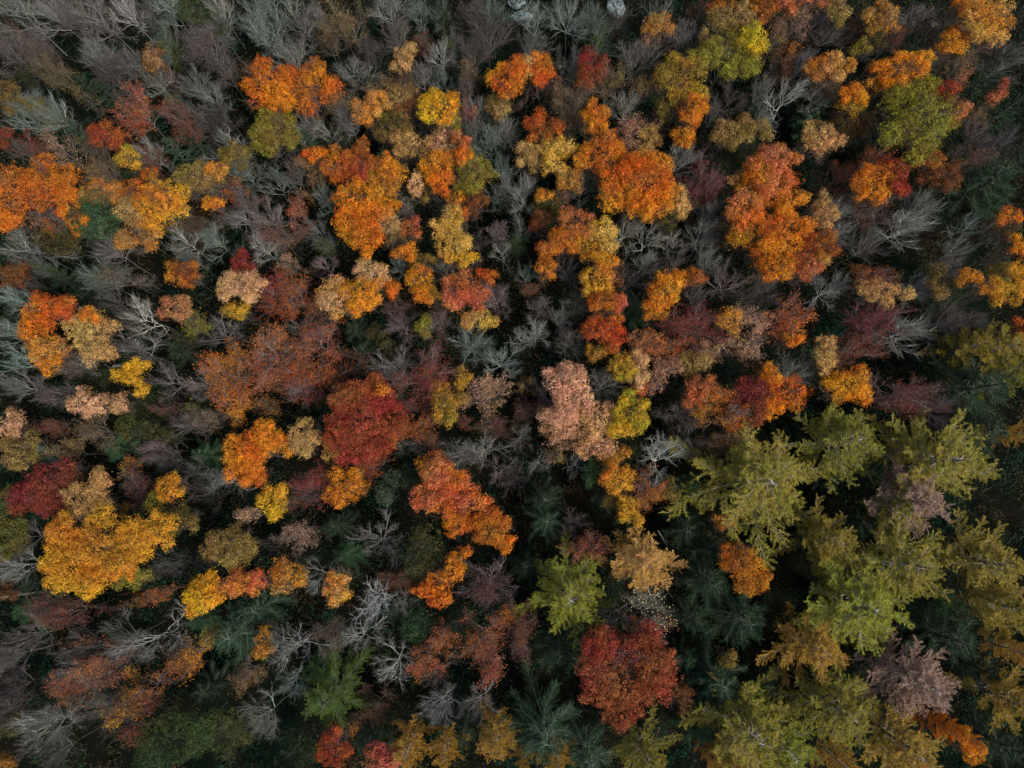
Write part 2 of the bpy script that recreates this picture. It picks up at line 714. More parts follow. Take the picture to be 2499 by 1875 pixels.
L 990,220 105,95 or/am h21 |tilted orange crown at upper right of centre
+ 1080,150 60,60
+ 950,300 80,50
L 1180,140 60,50 ro/re h21
L 930,370 65,45 am h19
B 1400,170 145,125 pk
B 1200,260 90,75 gy
B 1600,250 90,80 gy
L 610,290 100,60 or/ro h20
L 690,300 60,50 sa/ro h20
L 600,470 120,95 re/or h20 |scarlet crown right of the grey bare fan
L 550,630 70,45 go/ol h17
F 165,310 82,65 gy/mv h16 |dense little mauve-grey ball of twigs at centre
B 430,280 90,80 gy
S 110,200 55,45 ru h16
B 50,510 85,90 gp
B 160,500 75,85 gp
B 350,560 115,115 gy f |grey bare fan left of the scarlet crown
B 310,390 75,60 gp
S 860,560 140,95 sa/ro h19
S 1160,450 180,110 re/cr h21 |wide maroon crown at right of centre
S 1060,580 110,60 ro h19
L 1410,410 60,85 am/ta h19
S 1510,370 60,80 pe h19 |pale peach fluffy crown right of the maroon one
S 1600,450 90,80 pe h18
S 1360,600 135,75 pe/ta h17
S 1560,570 80,80 pe/mv h17
L 720,730 75,85 yg/go h19 |small yellow-green crown below centre right
L 820,740 50,110 bu/pe h19
S 1000,700 100,70 sa/pe h19 |coral pink fluffy crown
S 930,820 90,75 pk/sa h18
L 1160,700 100,85 ta/ol h17
L 830,850 45,40 ro/or h18
L 350,800 135,105 pe/pe h21 |tall salmon-peach crown at the centre
+ 400,930 120,85
+ 320,1030 110,80
B 590,810 110,115 gp f |silver-grey bare fan between peach and yellow crowns
L 330,1030 130,75 pe/ta h19
+ 320,1130 120,70
L 550,1060 115,110 bu/pe h20 |straw-coloured crown joining the yellow one
L 540,1210 110,85 pe/bu h19
L 780,1010 110,90 ye/yg h22 |lemon yellow crown at the centre right
+ 750,910 50,45
+ 700,1120 85,75
+ 820,1090 60,60
S 100,840 60,55 ol/ta h15
B 210,880 65,110 pk
F 150,990 140,90 ru/ma h15
B 60,1180 75 gy
S 330,1200 110,50 pe h16
L 1230,860 120,70 ro/sa h19
+ 1180,940 80,40
S 1290,960 140,110 or/am h20 |orange crown left of the maroon-brown one
L 1560,880 140,90 re/cr h20 |maroon-brown crown above the big larch
+ 1590,1000 80,100
S 1430,1050 115,80 or/ro h20
B 1400,1040 100,75 gp k h22
B 1090,1010 140,95 mv
B 1150,1180 125,110 gy
S 1350,1190 120,80 ru/ol h18
B 930,1320 150,150 wh k h22 |white many-armed dead tree at the centre right
L 650,1300 95,55 am/ol h18
L 680,1430 95,95 go/am h20 |gold crown with green below the lemon one
E 505,1400 48,95 ge h17 |narrow dark green evergreen at the centre
S 870,1520 110,100 sa/ro h19 |dusky salmon crown below the white dead tree
L 750,1610 65,55 am/go h19
L 640,1570 60,50 ol h16
B 170,1340 80,75 gp k
S 270,1290 60,45 ta h16
B 400,1320 60,100 wh k
B 30,1430 75,105 mv
L 1030,1500 65,75 ol/do h16
D 210,1580 125 dk h16
C 1600,1470 390 lg/lo |largest olive larch right of centre
S 1640,740 55,45 or/sa h19
[1875,625]
D 1180,250 99 dk h12
D 1150,650 112 dk h12
D 640,1450 87 dk h12
D 740,1360 100 ge h11
D 420,1420 111 dk h11
L 60,70 125,80 am/or h20
L 250,60 95,75 ro/sa h20 |red-orange crown edge above the grey bare tree
L 350,25 50,45 ta/am h20
B 410,200 125,120 gp s |grey bare tree between the red-orange and buff crowns
B -20,230 85 gy
S 120,390 130,120 or/sa h19 |orange-red ring of leaves round pinkish twigs
L 160,540 60,40 am/or h18
S 680,120 125,75 ro/ru h18
L 720,230 140,60 bu/ta h20 |flat buff crown at the right
+ 890,245 50,42
B 980,190 100,85 gp
L 1095,170 42,110 ta/ol h17
B 1160,60 115,75 gy
L 1300,130 70,50 am/go h20
L 1440,200 95,60 am/go h21 |golden branching crown cut by the right edge
+ 1540,250 110,60
+ 1620,130 60,100
L 1500,110 80,60 ol/ta h17
S 700,420 190,110 cr/ma h17
B 890,510 160,115 gp f |silver bare fan within dark red twigs at right
S 560,590 155,95 cr/ru h17 |dark red twiggy crown at right
L 370,640 60,105 bu/ta h18 |narrow straw crown right of the grey bush
B 190,730 125,110 gp f |grey bush-like bare fan left of the straw crown
L 100,880 140,90 ro/or h20
L 20,770 60,75 or/am h20
+ 20,980 70,80
L 520,830 160,95 am/or h19 |rusty amber crown at right
+ 600,900 100,60
S 880,880 190,110 ma/ru h16 |dark mauve-red twiggy crown at right
S 1010,930 130,100 cr/ma h15
B 1120,1000 105,95 pk
C 500,1200 260 lg/lg |upper olive larch overlapping red leaves
C 1120,1320 340 lg/lo |long olive larch reaching towards the right edge
C 960,1590 240 lt/lt |greyish-tan faded larch below the long olive one
C 1300,590 130 lo
C 1500,600 175 lo |pale olive larch at the right edge
C 1630,720 150 lg
L 1650,490 55,80 ro h16
D 1380,850 250 dk |broad black-green spruce at the right
D 1400,1140 170 dk
C 1630,1150 90 la
B 1180,400 110,95 gy
B 1310,400 115,85 gy
C 820,1640 110 lb |small lime-green larch top
[0,1250]
D 200,470 88 dk h13
D 1350,1150 121 dk h13
D 1340,1330 116 dk h11
E 960,1620 98 ge h11
D 1290,700 103 ge h12
D 180,640 111 ge h11
L 700,200 280,180 am/go h23 |big amber-orange crown in the lower left
+ 470,300 160,190
+ 400,110 90,90
+ 950,150 150,130
+ 560,440 110,110
+ 780,330 140,100
+ 360,420 60,110
L 840,420 120,60 ol/yg h20
L 60,170 90,130 ol/mg h18 |mossy green crown at the left edge
B 70,370 110,95 gp
L 40,520 70,45 br h14
L 1310,560 120,105 ye/am h21 |sunny yellow crown in the lower left
+ 1350,450 80,60
L 1560,460 105,75 sa/am h18 |salmon-orange crown right of the sunny yellow one
L 1500,230 160,125 ol/ta h18 |brownish olive crown above the salmon-orange one
L 1130,60 140,70 do/ol h16
S 1590,30 55,48 pe h17
B 1120,330 150,85 gy
S 1020,530 65,50 ro h17
S 900,570 80,40 ru h16
S 255,610 70,75 ma/cr h18
S 420,660 150,80 cr/ru h18 |dull crimson crown below the big amber one
B 170,830 125,110 gy
B 30,980 90,120 gy
B 750,830 190,140 gy
B 950,830 210,140 gp k |wide grey bare tree with rust tufts at lower left
S 1200,970 100,120 am/ru h17 |sparse rusty amber foliage beside the dark gap
S 600,1010 200,120 sa/ru h18 |rusty salmon twig crown at lower left
B 520,1080 190,130 gp f
B 500,900 120,100 gy
B 60,1270 100 gy
B 290,1370 190,150 gp f |large grey bare fan in the bottom left corner
B 700,1260 170,120 gy
S 880,1200 180,110 ru/am h16
S 740,1340 60,50 am h17
S 440,1160 140,80 ro/ma h17
S 850,1440 85,60 ru h15
B 80,1140 110,90 mv
D 1530,790 190 bg |large blue-green spruce at the lower left
D 1620,640 120 bg
S 1370,800 65,55 go/yg h18
E 1140,1440 210,140 ge/mg h16 |dark green bushy evergreen at the bottom left
E 1100,1580 130,70 ge/dk h16
E 1490,1430 160,130 do/mg h15 |dark olive evergreen dotted with pale leaves
L 30,1630 60,50 br/am h13
L 50,1380 70,60 do h13
B 360,1570 95,75 gy
S 1600,1050 75,85 ta/br h15
[625,1250]
D 520,90 106 dk h12
D 600,280 102 ge h13
D 900,640 87 dk h13
D 400,1010 102 ge h11
D 730,1480 125 dk h13
E 300,1530 110 dk h11
D 1300,720 98 dk h11
D 1330,1480 92 dk h12
F 270,130 110,90 pe/gy h18 |pale beige fluffy crown
B 800,200 150,140 gy s |grey starburst bare tree at the lower centre
E 1080,240 130,165 mg/do h19 |tall dark olive evergreen at the lower centre
L 1190,460 95,75 or/ro h21 |arrow-shaped flame orange crown
+ 1080,500 75,50
+ 1180,560 80,55
+ 1280,360 65,95
+ 1360,250 45,36
L 1300,70 80,85 am/or h19
L 1520,100 100,105 ro/or h20 |scarlet-orange end of the broad orange crown
L 1620,200 40,60 or h18
L 200,420 95,95 am/ta h17
B 380,460 135,120 gp k
L 525,490 62,105 am/bu h19 |small upright amber crown
B 730,600 100,160 wh k h20 |white forked dead tree at lower centre
B 640,780 150,120 gp k
F 480,800 110,95 mv/br
B 850,1010 130,160 gp
L 50,850 55,95 ol/am h17
L 10,450 55,60 or/sa h18
B 250,900 160,150 gp k |silver spreading dead tree at the lower left of centre
B 220,1130 85,85 gn
B 50,1340 105,120 gp
B 1520,480 140,165 pk s |mauve starburst bare tree with red tints
S 1500,470 110,90 ma h17
S 1460,830 150,110 ro/ma h19 |dusty red spray-like crown
S 1500,1020 85,90 ru/sa h17
S 1615,690 60,65 ro h17
S 1220,820 70,85 ro/sa h18
S 1110,970 110,90 sa/ro h18 |coral-red twiggy crown left of the dusty red one
B 1140,1060 100,60 pk
D 470,1200 215 yd |bright moss-green cypress-like conifer near the bottom
L 500,1530 105,95 ro/re h17 |rust-red crown below the moss-green conifer
S 630,1400 38,36 ro h15
B 1190,1290 115,120 gp f
L 830,1590 120,80 re/sa h17 |dusky red crown on the bottom edge
C 990,1530 140 la |tan-gold larch on the bottom edge
C 1230,1560 110 la
C 1560,1480 150 la
B 1450,1260 90,100 gp
E 1040,740 100,90 ge h14
F 880,460 115,75 br/ru h13
D 30,620 130 bg
F 760,1280 115,90 ru/br h13
B 950,580 60,85 gp h14
[1250,1250]
D 640,460 120 dk h11
D 1120,120 123 dk h13
E 1080,380 118 dk h11
D 1130,950 87 ge h13
D 1230,1420 116 ge h12
D 960,1450 87 dk h11
D 1640,1120 104 dk h11
D 1250,250 119 dk h12
D 220,60 120 bg
D 90,340 110 dk
B 390,60 85,75 pk
C 370,540 265 lb/lg h24 |bright lime-green larch at the lower centre
S 490,220 90,110 re/sa h18 |dusty scarlet crown above the lime-green larch
C 850,330 215 la/bu |golden larch right of the lime-green one
L 770,20 75,60 am/go h19
S 790,610 185,150 py h20 k sp |bare tree speckled with pale yellow leaves
S 880,750 120,70 pe/sa h18
L 740,1010 280,230 re/rb h23 |giant brick-red crown at the lower centre
+ 560,860 110,100
+ 870,900 120,110
+ 560,1150 110,110
+ 700,1280 110,110
+ 900,1120 120,110
+ 980,950 80,60
L 1470,310 130,110 ro/am h18 |round rust-orange crown in the dark clearing
+ 1560,450 110,80
D 1500,700 190 dk
D 1270,460 180 dk
D 1340,1100 180 bg |slender grey-green spruce right of the giant red crown
D 300,900 150 dk
D 210,1440 230 bg |large dark spruce showing radiating boughs at bottom centre
D 500,1590 165 bg |smaller dark spruce on the bottom edge at centre
D 1180,690 110 dk
L 1110,1200 70,80 br/ru h15
S 60,760 75,180 ru/ma h15
C 290,1600 110 la
C 70,1640 55 la
C 880,1610 180 lo/lg |olive larch on the bottom edge right of centre
C 1540,1420 320 lg/lo |broad green-gold larch at the bottom right
C 1310,1620 65 la
C 1430,1620 80 la
L 1400,950 55,52 ol h14
L 1370,60 60,48 am/ru h15
[1875,1250]
D 650,60 104 dk h11
E 60,620 110 dk h11
D 580,1010 124 dk h13
E 1200,620 111 ge h12
D 1400,1030 125 dk h13
D 1400,1470 115 dk h11
D 700,1150 108 dk h11
C 400,190 190 lo
C 880,340 320 lo/lg |golden-green larch of the right hand group
C 590,600 350 lb/lg |feathery yellow-green larch at the lower right
C 300,880 220 la/la |amber-gold larch at the lower right
C 980,1110 250 lt/lt |pinkish-grey faded larch at the lower right
C 1450,330 250 lo
C 1560,620 200 lo
D 1200,830 190 dk
C 1620,1240 200 lo/la |amber-olive larch cut by the right edge
C 1620,900 110 la
C 470,1290 280 lo/lg
C 880,1520 260 la/lo |long olive-amber larch on the bottom edge
C 100,1530 230 lb/lg |yellow-green larch at the bottom right
C 1130,1400 75 ob
C 1250,1440 85 ob
L 1330,1570 70,60 am/or h17 |small bright orange tree in the bottom right corner
+ 1260,1450 36,60
C 470,1620 120 la
D 1530,1520 150 dk
"""

# ------------------------------------------------------------------ mesh building
def raw_mesh(name, V, loops, nper, mat, tint=None):
    """V (n,3); loops flat vertex ids; nper vertices per face (constant)"""
    me = bpy.data.meshes.new(name)
    V = np.ascontiguousarray(V, dtype=np.float32)
    me.vertices.add(len(V)); me.vertices.foreach_set('co', V.ravel())
    loops = np.asarray(loops, dtype=np.int32).ravel()
    me.loops.add(len(loops)); me.loops.foreach_set('vertex_index', loops)
    nf = len(loops) // nper
    me.polygons.add(nf)
    me.polygons.foreach_set('loop_start', np.arange(nf, dtype=np.int32) * nper)
    me.update(calc_edges=True)
    if tint is not None:
        a = me.attributes.new('tint', 'FLOAT_COLOR', 'POINT')
        a.data.foreach_set('color', np.ascontiguousarray(tint, dtype=np.float32).ravel())
    me.materials.append(mat)
    return me

def unit(a):
    return a / np.maximum(np.linalg.norm(a, axis=-1, keepdims=True), 1e-9)

def leaf_mesh(name, C, Nrm, size, tint, mat, aspect=0.6, rng=RNG):
    """diamond leaves: centres C, normals, half lengths size, tint (n,2)"""
    n = len(C)
    Nrm = unit(Nrm)
    U = unit(np.cross(Nrm, rng.normal(size=(n, 3))))
    W = np.cross(Nrm, U)
    s = size[:, None]
    V = np.stack([C + U * s * 1.15, C - U * s * .55 + W * s * aspect, C - U * s * .55 - W * s * aspect], 1).reshape(-1, 3)
    D = (C - C.mean(0)) * 0.55
    T = np.ones((n, 4)); T[:, 0] = tint[:, 0]; T[:, 1] = tint[:, 1]
    T[:, 2] = np.clip(0.5 + 0.34 * dirnoise(D, rng, 4, 1.0) + 0.22 * rng.normal(size=n), 0, 1)
    T[:, 3] = np.clip(0.16 + 0.34 * dirnoise(D, rng, 4, 1.8) + 0.26 * rng.normal(size=n), 0, 0.85)
    return raw_mesh(name, V, np.arange(n * 3), 3, mat, np.repeat(T, 3, 0))

def blade_mesh(name, A, B, width, mat, tint=None, rng=RNG):
    """thin tapering blades from A to B, one triangle each"""
    n = len(A)
    S = unit(np.cross(B - A, rng.normal(size=(n, 3)))) * width[:, None]
    V = np.stack([A + S, A - S, B], 1).reshape(-1, 3)
    T = None
    if tint is not None:
        T = np.ones((n, 4)); T[:, 0] = tint[:, 0]; T[:, 1] = tint[:, 1]; T[:, 2] = rng.random(n); T = np.repeat(T, 3, 0)
    return raw_mesh(name, V, np.arange(n * 3), 3, mat, T)

def tube_arrays(P, rad, sides=3):
    """P (m,k,3) polylines, rad (m,k) -> verts, quads"""
    m, k, _ = P.shape
    D = np.empty_like(P)
    D[:, 1:-1] = P[:, 2:] - P[:, :-2]; D[:, 0] = P[:, 1] - P[:, 0]; D[:, -1] = P[:, -1] - P[:, -2]
    D = unit(D)
    ref = np.where(np.abs(D[..., 2:3]) > 0.9, np.array([1.0, 0, 0]), np.array([0, 0, 1.0]))
    X = unit(np.cross(D, ref)); Y = np.cross(D, X)
    a = np.arange(sides) * 2 * math.pi / sides
    V = P[:, :, None] + (X[:, :, None] * np.cos(a)[:, None] + Y[:, :, None] * np.sin(a)[:, None]) * rad[:, :, None, None]
    idx = np.arange(m * k * sides).reshape(m, k, sides)
    a0, b0 = idx[:, :-1], idx[:, 1:]
    Q = np.stack([a0, np.roll(a0, -1, 2), np.roll(b0, -1, 2), b0], -1)
    return V.reshape(-1, 3), Q.reshape(-1, 4)

def tubes_mesh(name, groups, mat):
    Vs, Qs, o = [], [], 0
    for P, rad, sides in groups:
        V, Q = tube_arrays(P, rad, sides)
        Vs.append(V); Qs.append(Q + o); o += len(V)
    me = raw_mesh(name, np.concatenate(Vs), np.concatenate(Qs), 4, mat)
    me.polygons.foreach_set('use_smooth', np.ones(len(me.polygons), dtype=bool))
    return me

# ------------------------------------------------------------------ bare trees
def grow(rng, start, d, length, n, wig, up):
    P = [np.array(start, float)]
    d = np.array(d, float); d /= np.linalg.norm(d)
    for i in range(n - 1):
        d = d + rng.normal(size=3) * wig + np.array([0, 0, up])
        d /= np.linalg.norm(d)
        P.append(P[-1] + d * length / (n - 1))
    return np.array(P)

STYLE = {  # limbs, sub per limb, tert per sub, twigs per tert, wiggle, thickness, spread
    'n': (9, 8, 8, 12, 0.13, 0.37, 0.80),
    'k': (8, 7, 7, 13, 0.21, 0.43, 0.95),
    'f': (12, 8, 7, 12, 0.08, 0.38, 0.82),
    's': (12, 8, 6, 12, 0.09, 0.41, 1.0)}

def make_bare(style, seed):
    rng = np.random.default_rng(seed)
    nl, ns, nt_, ntw, wig, th, spread = STYLE[style]
    H0, R0 = 18.0, 4.0
    fork = {'n': 6.8, 'k': 7.5, 'f': 7.5, 's': 9.5}[style]
    trunk = grow(rng, (0, 0, -0.4), (0, 0, 1), 15.5 if style != 'k' else 14.0, 9, 0.035 + 0.1 * (style == 'k'), 0.15)
    limbs, tipsA, tipsB, tips = [], [], [], []
    az0 = rng.random() * 6.28
    for i in range(nl):
        f = (i + 0.5) / nl
        hz = fork + f * (13.8 - fork) * (0.55 if style in 'fs' else 0.95)
        k = min(len(trunk) - 1.001, (hz + 0.4) / (15.5 / 8)); j = int(k)
        st = trunk[min(j, 7)] * (1 - (k - j)) + trunk[min(j + 1, 8)] * (k - j)
        az = az0 + i * 2.4 + rng.normal() * 0.25
        el = R({'n': 40 + 28 * f, 'k': 26 + 36 * f, 'f': 42 + 32 * f, 's': 20 + 42 * f}[style] + rng.normal() * 6)
        d = (math.cos(az) * math.cos(el), math.sin(az) * math.cos(el), math.sin(el))
        Ll = (5.2 * spread + rng.random() * 1.2) * (1.08 - 0.35 * f)
        P = grow(rng, st, d, Ll, 7, wig, 0.05)
        subs, terts = [], []
        for s in range(ns):
            t = 0.22 + 0.78 * (s + rng.random() * 0.6) / ns
            kk = min(t, 0.99) * 6; j = int(kk)
            b = P[j] * (1 - kk + j) + P[j + 1] * (kk - j)
            dd = unit(P[j + 1] - P[j]) + unit(rng.normal(size=3)) * (0.62 if style != 'k' else .85) + np.array([0, 0, 0.15])
            Q = grow(rng, b, dd, Ll * 0.52 * (1.15 - 0.45 * t), 5, wig * 1.2, 0.05)
            subs.append(Q)
            for u in range(nt_):
                t2 = 0.2 + 0.8 * (u + rng.random() * 0.7) / nt_
                kk = min(t2, 0.99) * 4; j = int(kk)
                b2 = Q[j] * (1 - kk + j) + Q[j + 1] * (kk - j)
                d2 = unit(Q[j + 1] - Q[j]) + unit(rng.normal(size=3)) * 0.62 + np.array([0, 0, 0.12])
                T = grow(rng, b2, d2, Ll * 0.27, 4, wig * 1.2, 0.04)
                terts.append(T)
                for w in range(ntw):
                    kk = rng.random() * 2.98; j = int(kk)
                    b3 = T[j] * (1 - kk + j) + T[j + 1] * (kk - j)
                    d3 = unit(unit(T[j + 1] - T[j]) * 1.1 + unit(rng.normal(size=3)) * 0.62 + np.array([0, 0, .12]))
                    e = b3 + d3 * (0.35 + rng.random() * 0.65)
                    tipsA.append(b3); tipsB.append(e)
        limbs.append((P, np.array(subs), np.array(terts)))
    A, B = np.array(tipsA), np.array(tipsB)
    rr = np.percentile(np.linalg.norm(B[:, :2], axis=1), 93)
    zc = B[:, 2].mean()
    ztop = np.percentile(B[:, 2], 99)
    s2, sz = R0 / rr, H0 / ztop
    S = np.array([s2, s2, sz])
    parts = []
    parts.append(('trunk', tubes_mesh('bare_trunk', [(trunk[None] * S, (np.linspace(0.24, 0.07, 9) * th)[None], 7)], M_BARK)))
    for P, sb, tt in limbs:
        g = [(P[None] * S, (np.linspace(0.125, 0.04, 7) * th)[None], 5),
             (sb * S, np.tile(np.linspace(0.066, 0.020, 5) * th, (len(sb), 1)), 3),
             (tt * S, np.tile(np.linspace(0.030, 0.010, 4) * th, (len(tt), 1)), 3)]
        parts.append(('limb', tubes_mesh('bare_limb', g, M_BARK)))
    A, B = A * S, B * S
    parts.append(('twigs', blade_mesh('bare_twigs', A, B, np.full(len(A), 0.0075), M_TWIG, rng=rng)))
    return dict(parts=parts, tips=B, zc=zc * sz, H=H0, R=R0)

BARE = {s: [make_bare(s, 100 * i + ord(s)) for i in range(n)] for s, n in (('n', 5), ('k', 4), ('f', 4), ('s', 4))}

# ------------------------------------------------------------------ conifers
def make_conifer(kind, seed):
    """larch / spruce, nominal height 22, crown radius 4.5; boughs in whorls, shoots, tufts of needles"""
    rng = np.random.default_rng(seed)
    H0, R0 = 22.0, 4.5
    trunk = grow(rng, (0, 0, -0.4), (0, 0, 1), H0 + 0.2, 10, 0.012, 0.3)
    bough_parts = []
    larch = kind in 'CY'
    nb = 46 if larch else 38
    zb = 7.5 if larch else 6.0
    bl, sh, nA, nB, tn, clip = [], [], [], [], [], []
    for i in range(nb):
        btint = rng.random()
        t = ((i + rng.random()) / nb) ** 0.85
        z = zb + (H0 - 0.6 - zb) * t
        Lb = R0 * ((1 - t) ** 0.62) * (0.55 + 0.62 * rng.random()) + 0.35
        az = i * 2.39996 + rng.normal() * 0.2
        el = R((2 if larch else -6) + 34 * t + rng.normal() * 8)
        d = (math.cos(az) * math.cos(el), math.sin(az) * math.cos(el), math.sin(el))
        P = grow(rng, (0, 0, z), d, Lb, 7, 0.09 if larch else 0.05, 0.075 if larch else 0.03)
        bl.append((P, Lb))
        nsh = max(7, int(Lb * (8.0 if larch else 7.5)))
        for s in range(nsh):
            tt = 0.16 + 0.84 * (s + rng.random()) / nsh
            kk = min(tt, 0.99) * 6; j = int(kk)
            b = P[j] * (1 - kk + j) + P[j + 1] * (kk - j)
            fw = unit(P[j + 1] - P[j]); side = unit(np.cross(fw, (0, 0, 1.0))) * (1 if s % 2 else -1)
            if larch:
                dd = fw * 0.85 + side * (0.35 + 0.6 * rng.random()) + np.array([0, 0, 0.1 + 0.6 * rng.random()])
            else:
                dd = fw * 0.9 + side * 0.6 + np.array([0, 0, -0.12 + 0.15 * rng.random()])
            ln = (0.45 + (0.22 if larch else 0.17) * Lb * (1.15 - tt)) * (0.6 + 0.8 * rng.random())
            Q = grow(rng, b, dd, ln, 4, 0.17 if larch else 0.05, 0.16 if larch else -0.03)
            sh.append(Q)
            nn = int(ln * (64 if larch else 50)) + 8
            k2 = rng.random(nn) * 2.99; j2 = k2.astype(int); f2 = (k2 - j2)[:, None]
            base = Q[j2] * (1 - f2) + Q[j2 + 1] * f2
            fwd = unit(Q[j2 + 1] - Q[j2])
            dn = unit(fwd * (0.8 if larch else 0.6) + unit(rng.normal(size=(nn, 3))) * 0.85)
            ll = (0.09 + 0.15 * rng.random(nn)) if larch else (0.11 + 0.12 * rng.random(nn))
            nA.append(base); nB.append(base + dn * ll[:, None])
            c = np.empty((nn, 2)); c[:, 0] = np.clip(btint * 0.75 + 0.25 * rng.random() + 0.15 * rng.normal(size=nn), 0, 1); c[:, 1] = 0.25 + 0.5 * rng.random() * np.ones(nn) + 0.25 * rng.random(nn)
            tn.append(c)
    A, B, T = np.concatenate(nA), np.concatenate(nB), np.concatenate(tn)
    parts = [('trunk', tubes_mesh('conifer_trunk', [(trunk[None], np.linspace(0.27, 0.03, 10)[None], 7)], M_BARK))]
    g = [(np.array([b[0] for b in bl]), np.array([np.linspace(0.055, 0.014, 7)] * len(bl)), 3),
         (np.array(sh), np.array([np.linspace(0.02, 0.008, 4)] * len(sh)), 3)]
    parts.append(('boughs', tubes_mesh('conifer_boughs', g, M_BARK)))
    w = (0.015 if larch else 0.018) + 0.010 * rng.random(len(A))
    parts.append(('needles', blade_mesh('conifer_needles', A, B, w, M_NEEDLE, T, rng)))
    return dict(parts=parts, H=H0, R=R0)
CON = {'C': [make_conifer('C', 40 + i) for i in range(4)], 'D': [make_conifer('D', 60 + i) for i in range(2)]}

# ------------------------------------------------------------------ leafy crowns
def dirnoise(D, rng, k=5, f=2.6):
    v = np.zeros(len(D))
    for i in range(k):
        a = unit(rng.normal(size=3)) * f * (1 + 0.5 * i); v += np.sin(D @ a + rng.random() * 6.28) / (1 + 0.5 * i)
    return v / 2.2

def crown_points(lobes, rng, dens=1.0):
    """lobes (cx,cy,cz,rx,ry,rz,rot) -> tuft centres, outward normals, tint"""
    Cs, Ns, Ts = [], [], []
    for li, (cx, cy, cz, rx, ry, rz, rot) in enumerate(lobes):
        area = math.pi * rx * ry * 1.6
        n = int(area * 3.7 * dens) + 10
        D = unit(rng.normal(size=(n, 3)))
        D[:, 2] = np.where(D[:, 2] < -0.12, -D[:, 2], D[:, 2])
        nz = dirnoise(D, rng)
        depth = 1.02 - np.abs(rng.normal(size=n)) * 0.16 + 0.07 * rng.normal(size=n)
        rad = (1.0 + 0.20 * nz + 0.10 * dirnoise(D, rng, 5, 7.0)) * depth
        # gaps where the noise is deepest
        keep = rng.random(n) < np.clip(1.05 + nz * 1.7, 0.12, 1)
        P = D * rad[:, None] * np.array([rx, ry, rz])
        c, s = math.cos(rot), math.sin(rot)
        P = np.stack([P[:, 0] * c - P[:, 1] * s, P[:, 0] * s + P[:, 1] * c, P[:, 2]], 1) + np.array([cx, cy, cz])
        tz = np.clip(0.5 + 0.75 * dirnoise(D, rng, 4, 1.6) + 0.25 * rng.normal(size=n), 0, 1)
        N = D.copy(); N[:, 2] += 0.45
        Cs.append(P[keep]); Ns.append(unit(N[keep])); Ts.append(tz[keep])
        m = int(n * 0.18)                                   # inner, lower leaves
        D2 = unit(rng.normal(size=(m, 3))); P2 = D2 * (rng.random((m, 1)) ** 0.5) * 0.75 * np.array([rx, ry, rz])
        P2 += np.array([cx, cy, cz - 0.2 * rz])
        Cs.append(P2); Ns.append(unit(D2 + np.array([0, 0, 0.8]))); Ts.append(rng.random(m))
    return np.concatenate(Cs), np.concatenate(Ns), np.concatenate(Ts)

def leafy_mesh(lobes, seed, dens=1.0, per=20, leaf=0.110, loose=0.22):
    rng = np.random.default_rng(seed)
    C, N, T = crown_points(lobes, rng, dens)
    n = len(C)
    L = np.repeat(C, per, 0); NN = np.repeat(N, per, 0); TT = np.repeat(T, per)
    ts = np.repeat(0.7 + 0.7 * rng.random(n), per)[:, None]
    off = rng.normal(size=(n * per, 3)) * loose * ts
    ax = N * np.array([1, 1, 0.4]) + rng.normal(size=(n, 3)) * 0.5      # a spray reaches outward along its twig
    off += np.repeat(unit(ax), per, 0) * (rng.normal(size=(n * per, 1)) * 0.38) * ts
    off -= NN * np.sum(off * NN, 1, keepdims=True) * 0.45           # tufts are flattened sprays
    droop = np.sum(off ** 2, 1, keepdims=True)
    L = L + off - NN * droop * 0.5
    nrm = NN * 0.9 + off / 0.5 + rng.normal(size=NN.shape) * 0.55
    tv = np.repeat(0.0 + 0.80 * rng.random(n), per) + 0.22 * rng.random(n * per)
    tint = np.stack([np.clip(TT + 0.12 * rng.normal(size=len(TT)), 0, 1), np.clip(tv, 0, 1)], 1)
    sz = leaf * (0.7 + 0.6 * rng.random(len(L)))
    return leaf_mesh('crown', L, nrm, sz, tint, M_LEAF, 0.62, rng)

# ------------------------------------------------------------------ objects
def link(name, me, parent, color=None, c2=None, scale=None, rotz=0.0, loc=None):
    if name == 'trunk' and scale: color = tuple(v * 0.5 for v in color)
    o = bpy.data.objects.new(name, me)
    COL.objects.link(o)
    if parent: o.parent = parent
    if color: o.color = (*color, 1)
    if c2: o['second_colour'] = [float(v) for v in c2]
    if scale: o.scale = scale
    if rotz: o.rotation_euler = (0, 0, rotz)
    if loc: o.location = loc
    return o

def copy_part(proto_obj, parent, color, scale, rotz, c2=None):
    if proto_obj.name.startswith('trunk'): color = tuple(v * 0.5 for v in color)
    o = proto_obj.copy()
    COL.objects.link(o)
    o.parent = parent; o.color = (*color, 1); o.scale = scale; o.rotation_euler = (0, 0, rotz)
    if c2: o['second_colour'] = [float(v) for v in c2]
    return o

def root_at(name, x, y, cat, group):
    o = bpy.data.objects.new(name, None)
    COL.objects.link(o)
    o.empty_display_size = 0.5
    o.location = (x, y, ground_z(x, y))
    o['category'] = cat
    o['group'] = group
    return o

def jit(c, a=0.08):
    k = 1 + random.uniform(-a, a)
    return tuple(min(0.95, max(0.004, v * k * (1 + random.uniform(-a, a) * 0.12))) for v in c)

